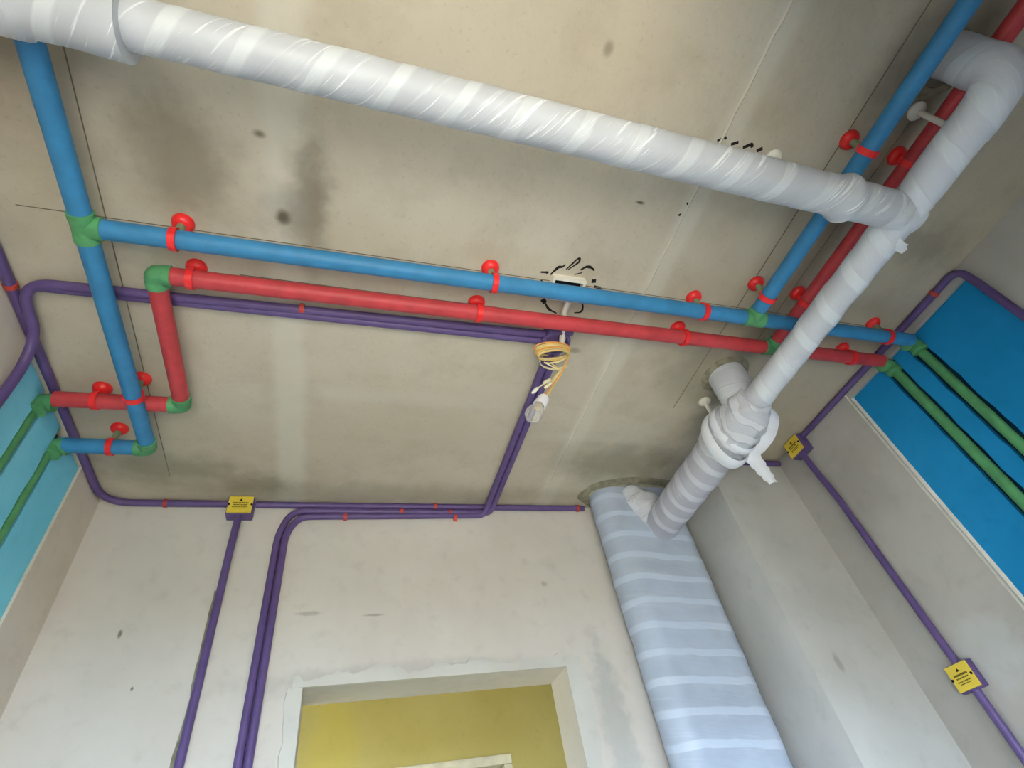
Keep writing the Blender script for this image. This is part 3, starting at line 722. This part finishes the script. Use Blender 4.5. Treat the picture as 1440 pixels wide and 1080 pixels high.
def jbox(lo, hi, face, label):
    """purple junction box; face = outward axis ('-y' or '-x'); yellow label with print on that face"""
    lo, hi = Vector(lo), Vector(hi); c = (lo + hi) / 2
    base = Vector((c.x, hi.y, c.z)) if face == '-y' else Vector((hi.x, c.y, c.z))
    t = thing('junction_box', label, 'junction box', base, 'purple junction boxes')
    MB().box(lo, hi, 0.004).build('box_body', 'purple', t)
    if face == '-y':
        w_, h_ = hi.x - lo.x, hi.z - lo.z; o = Vector((c.x, lo.y, c.z)); ux = Vector((1, 0, 0)); nrm = Vector((0, -1, 0))
    else:
        w_, h_ = hi.y - lo.y, hi.z - lo.z; o = Vector((lo.x, c.y, c.z)); ux = Vector((0, -1, 0)); nrm = Vector((-1, 0, 0))
    def plate(u0, u1, v0, v1, d0, d1):
        P = [o + ux * u + Z * v + nrm * d for u in (u0, u1) for v in (v0, v1) for d in (d0, d1)]
        return MB().box((min(p.x for p in P), min(p.y for p in P), min(p.z for p in P)), (max(p.x for p in P), max(p.y for p in P), max(p.z for p in P)))
    cov = plate(-w_ * 0.46, w_ * 0.46, -h_ * 0.44, h_ * 0.46, 0, 0.006).build('cover', 'label', t, smooth=False)
    cov['label'] = 'yellow printed cover'
    # notch screws at mid height on both sides
    for s_ in (-1, 1): MB().lathe([(0, 0), (0, 0.004), (0.002, 0.004), (0.002, 0)], o + ux * s_ * w_ * 0.43 + nrm * 0.006, nrm, 10).build('screw', 'dark', cov)
    # printed warning mark and lines of small print
    m = MB(); q = 0.0065
    m.v = [o + ux * a + Z * b + nrm * d for d in (0.0062, 0.0066) for a, b in ((-0.006, h_ * 0.20), (0.006, h_ * 0.20), (0, h_ * 0.20 + 0.010))]
    m.f = [(0, 1, 2), (5, 4, 3), (0, 3, 4, 1), (1, 4, 5, 2), (2, 5, 3, 0)]; m.build('printed_mark', 'ink', cov, smooth=False)
    rnd = random.Random(4)
    for v, ht, wd, mt in ((0.09, 0.0055, 0.30, 'print'), (-0.02, 0.0035, 0.26, 'print'), (-0.14, 0.003, 0.30, 'print'), (-0.22, 0.0025, 0.24, 'print')):
        m = MB(); u = -w_ * wd
        while u < w_ * wd:
            l_ = rnd.uniform(0.003, 0.007); b = plate(u, min(u + l_, w_ * wd), h_ * v - ht / 2, h_ * v + ht / 2, 0.0061, 0.0065); u += l_ + 0.0011
            k0 = len(m.v); m.v += b.v; m.f += [tuple(k0 + i for i in f) for f in b.f]
        m.build('print_line', mt, cov, smooth=False)
    return t
jbox((-0.405, 1.884, 2.722), (-0.315, YB, 2.798), '-y', 'purple junction box with yellow printed cover on the back wall')
jbox((1.874, 1.326, 1.786), (XR, 1.408, 1.864), '-x', 'lower yellow-covered junction box on the right wall')
jbox((1.852, 1.345, 2.718), (XR, 1.430, 2.797), '-x', 'yellow-covered junction box in the right ceiling corner behind the knotted drain')

# ------------------------------------------------------------------ ceiling outlet, lamp box, wires and bulb
ob = thing('ceiling_outlet', 'white square ceiling outlet above the blue pipe with ink scribbles round it', 'outlet box', (0.585, 0.785, H))
cx, cy, hw, hd = 0.585, 0.785, 0.044, 0.030
m = MB()
for lo, hi in (((-hw - .008, -hd - .008, -.020), (hw + .008, -hd, .0)), ((-hw - .008, hd, -.020), (hw + .008, hd + .008, .0)), ((-hw - .008, -hd, -.020), (-hw, hd, .0)), ((hw, -hd, -.020), (hw + .008, hd, .0))):
    m.box((cx + lo[0], cy + lo[1], H + lo[2]), (cx + hi[0], cy + hi[1], H + hi[2]))
m.build('rim', 'white', ob, smooth=False)
MB().box((cx - hw, cy - hd, H - 0.004), (cx + hw, cy + hd, H - 0.001)).build('hollow', 'dark', ob, smooth=False)  # flat plate; shade of the open box put into its dark colour
MB().tube([(cx - 0.03, cy, H - 0.006), (cx - 0.03, cy + 0.03, H - 0.012)], 0.010, 12).build('white_socket', 'white', ob)
MB().tube([(cx + 0.01, cy - 0.01, H - 0.006), (cx + 0.014, cy + 0.02, H - 0.014)], 0.008, 12).build('purple_stub', 'purple', ob)
tag(MB().tube(fillet([(0.608, 0.825, H - 0.012), (0.606, 0.86, H - 0.012), (0.630, 0.965, H - 0.03)], 0.03), 0.010, 14).build('white_conduit', 'white'),
    'short white plastic tube joining the outlet to the lamp box', 'conduit')
# scribbled ink around the outlet and by the hanger: brushed strokes on the slab
def stroke(pts, wd, zz=H):
    pts = [Vector((p[0], p[1], zz - 0.0006)) for p in pts]; pts = fillet(pts, 0.02, 6) if len(pts) > 2 else pts
    m = MB(); n = len(pts)
    for i, p in enumerate(pts):
        t = (pts[min(n - 1, i + 1)] - pts[max(0, i - 1)]).normalized(); s_ = Vector((-t.y, t.x, 0)); k = wd * (0.55 + 0.45 * math.sin(math.pi * (i + 0.5) / n)) * (1 + 0.3 * noise.noise(p * 90))
        m.v += [p - s_ * k, p + s_ * k, p + s_ * k + Z * 0.0015, p - s_ * k + Z * 0.0015]
    for i in range(n - 1):
        b = i * 4
        for j in range(4): m.f.append((b + j, b + (j + 1) % 4, b + 4 + (j + 1) % 4, b + 4 + j))
    m.f.append((0, 1, 2, 3)); b = 4 * (n - 1); m.f.append((b + 3, b + 2, b + 1, b))
    m.build('ink_stroke', 'ink', ceiling, smooth=False)
for pts, wd in (([(0.497, 0.748), (0.515, 0.746), (0.520, 0.748)], .004), ([(0.505, 0.775), (0.513, 0.785)], .006),
                ([(0.528, 0.752), (0.537, 0.735), (0.545, 0.722), (0.555, 0.722), (0.562, 0.712)], .0045),
                ([(0.569, 0.727), (0.578, 0.712), (0.590, 0.690), (0.597, 0.684), (0.600, 0.696), (0.590, 0.710), (0.575, 0.727)], .0032),
                ([(0.613, 0.722), (0.626, 0.708), (0.640, 0.708), (0.655, 0.717)], .0045),
                ([(0.665, 0.746), (0.668, 0.758)], .008), ([(0.674, 0.770), (0.690, 0.772), (0.700, 0.776)], .006),
                ([(0.530, 0.838), (0.543, 0.850)], .008), ([(0.541, 0.848), (0.560, 0.872), (0.590, 0.882)], .004),
                ([(0.655, 0.825), (0.668, 0.850), (0.668, 0.868), (0.646, 0.872)], .0035), ([(0.60, 0.74), (0.62, 0.73)], .002),
                ([(0.836, 0.305), (0.852, 0.292), (0.858, 0.296)], .004), ([(0.878, 0.305), (0.895, 0.296)], .005),
                ([(0.915, 0.306), (0.934, 0.293), (0.940, 0.300)], .006), ([(0.958, 0.306), (0.970, 0.296)], .005),
                ([(0.846, 0.42), (0.849, 0.425)], .003), ([(0.838, 0.47), (0.842, 0.476)], .003), ([(0.832, 0.505), (0.836, 0.51)], .004)):
    stroke(pts, wd)
lb = thing('lamp_box', 'round purple lamp box on the ceiling where the conduits meet', 'junction box', (0.612, 0.975, H))
MB().lathe([(0, 0), (0, 0.050), (0.030, 0.048), (0.034, 0.044), (0.034, 0.038), (0.012, 0.037), (0.012, 0)], (0.612, 0.975, H), (0, 0, -1), 28).build('box_body', 'purple', lb)
for a in (0.3, 3.4): MB().lathe([(0, 0.009), (0.038, 0.008), (0.040, 0.004), (0.040, 0)], (0.612 + 0.046 * math.cos(a), 0.975 + 0.046 * math.sin(a), H), (0, 0, -1), 12).build('lug', 'purple', lb)
MB().tube([(0.575, 0.935, H - 0.022), (0.655, 0.930, H - 0.022)], 0.012, 12).build('spout', 'purple', lb)
wc = thing('wire_coil', 'loose coil of yellow and pale wires hanging from the lamp box', 'wire', (0.612, 0.985, H - 0.02), None)
C = Vector((0.598, 0.985, 2.712))
def coil(r0, r1, z0, z1, turns, ph, mat, tail):
    n = int(turns * 28); pts = []
    for i in range(n + 1):
        t = i / n; a = ph + t * turns * 2 * math.pi; r = r0 + (r1 - r0) * t + 0.002 * math.sin(a * 2.3)
        pts.append(C + Vector((r * math.cos(a) * 1.12, r * math.sin(a) * 0.72, z0 + (z1 - z0) * t + 0.010 * math.sin(a + 0.6))))
    pts += [Vector(p) for p in tail]
    MB().tube(pts, 0.0024, 8).build('wire', mat, wc)
coil(0.050, 0.044, 0.040, 0.004, 2.0, 1.6, 'wire_y', [(0.620, 1.015, 2.685), (0.595, 1.045, 2.665)])
coil(0.046, 0.041, 0.035, -0.004, 2.0, 2.2, 'wire_w', [(0.625, 1.020, 2.690), (0.602, 1.055, 2.668)])
coil(0.053, 0.048, 0.046, 0.012, 1.6, 2.0, 'wire_o', [(0.628, 1.02, 2.685), (0.600, 1.065, 2.660), (0.588, 1.092, 2.652)])
coil(0.048, 0.043, 0.026, 0.000, 1.5, 2.8, 'wire_y', [(0.632, 1.03, 2.69), (0.610, 1.062, 2.668), (0.596, 1.095, 2.650)])
MB().ribbon([C + Vector((0.049 * math.cos(a), 0.032 * math.sin(a) + 0.006, -0.012)) for a in [0.3 + i * 0.21 for i in range(14)]], (0, 0.2, 1), 0.012, 0.0015, 3).build('tape_turn', 'wire_w', wc)
for p, q, mt in (((0.592, 1.040, 2.668), (0.570, 1.052, 2.660), 'wire_w'), ((0.600, 1.054, 2.668), (0.578, 1.068, 2.658), 'wire_w'), ((0.556, 1.068, 2.655), (0.542, 1.088, 2.650), 'white')):
    MB().tube([p, Vector(p).lerp(Vector(q), 0.5), q], [0.005, 0.0062, 0.0042], 10).build('connector', mt, wc)
MB().tube([(0.575, 1.052, 2.660), (0.556, 1.068, 2.655)], 0.002, 8).build('wire', 'wire_w', wc)
# bulb holder with its clear bulb
bo = Vector((0.588, 1.098, 2.650)); bd = Vector((-0.56, 0.16, -0.80)).normalized()
lbulb = thing('bulb_holder', 'white lamp holder with a clear glass bulb hanging on wires', 'light bulb', bo)
MB().lathe([(0, 0), (0, 0.012), (0.006, 0.0165), (0.012, 0.0185), (0.040, 0.0205), (0.044, 0.0205), (0.044, 0.0175), (0.016, 0.0165), (0.016, 0)], bo, bd, 24).build('socket', 'socket', lbulb)
MB().lathe([(0.0162, 0.0), (0.0162, 0.0160), (0.018, 0.0160), (0.018, 0)], bo, bd, 20).build('hollow', 'stud', lbulb)
prof = [(0.030, 0.0130), (0.046, 0.0145), (0.056, 0.0190), (0.068, 0.0250), (0.082, 0.0275), (0.096, 0.0250), (0.106, 0.0170), (0.111, 0.0070), (0.112, 0.0)]
MB().lathe(prof, bo, bd, 28).build('glass_bulb', 'glass', lbulb)
MB().lathe([(0.030, 0.0), (0.030, 0.0055), (0.052, 0.0045), (0.060, 0.006), (0.063, 0.0)], bo, bd, 12).build('filament_stem', 'brass', lbulb)
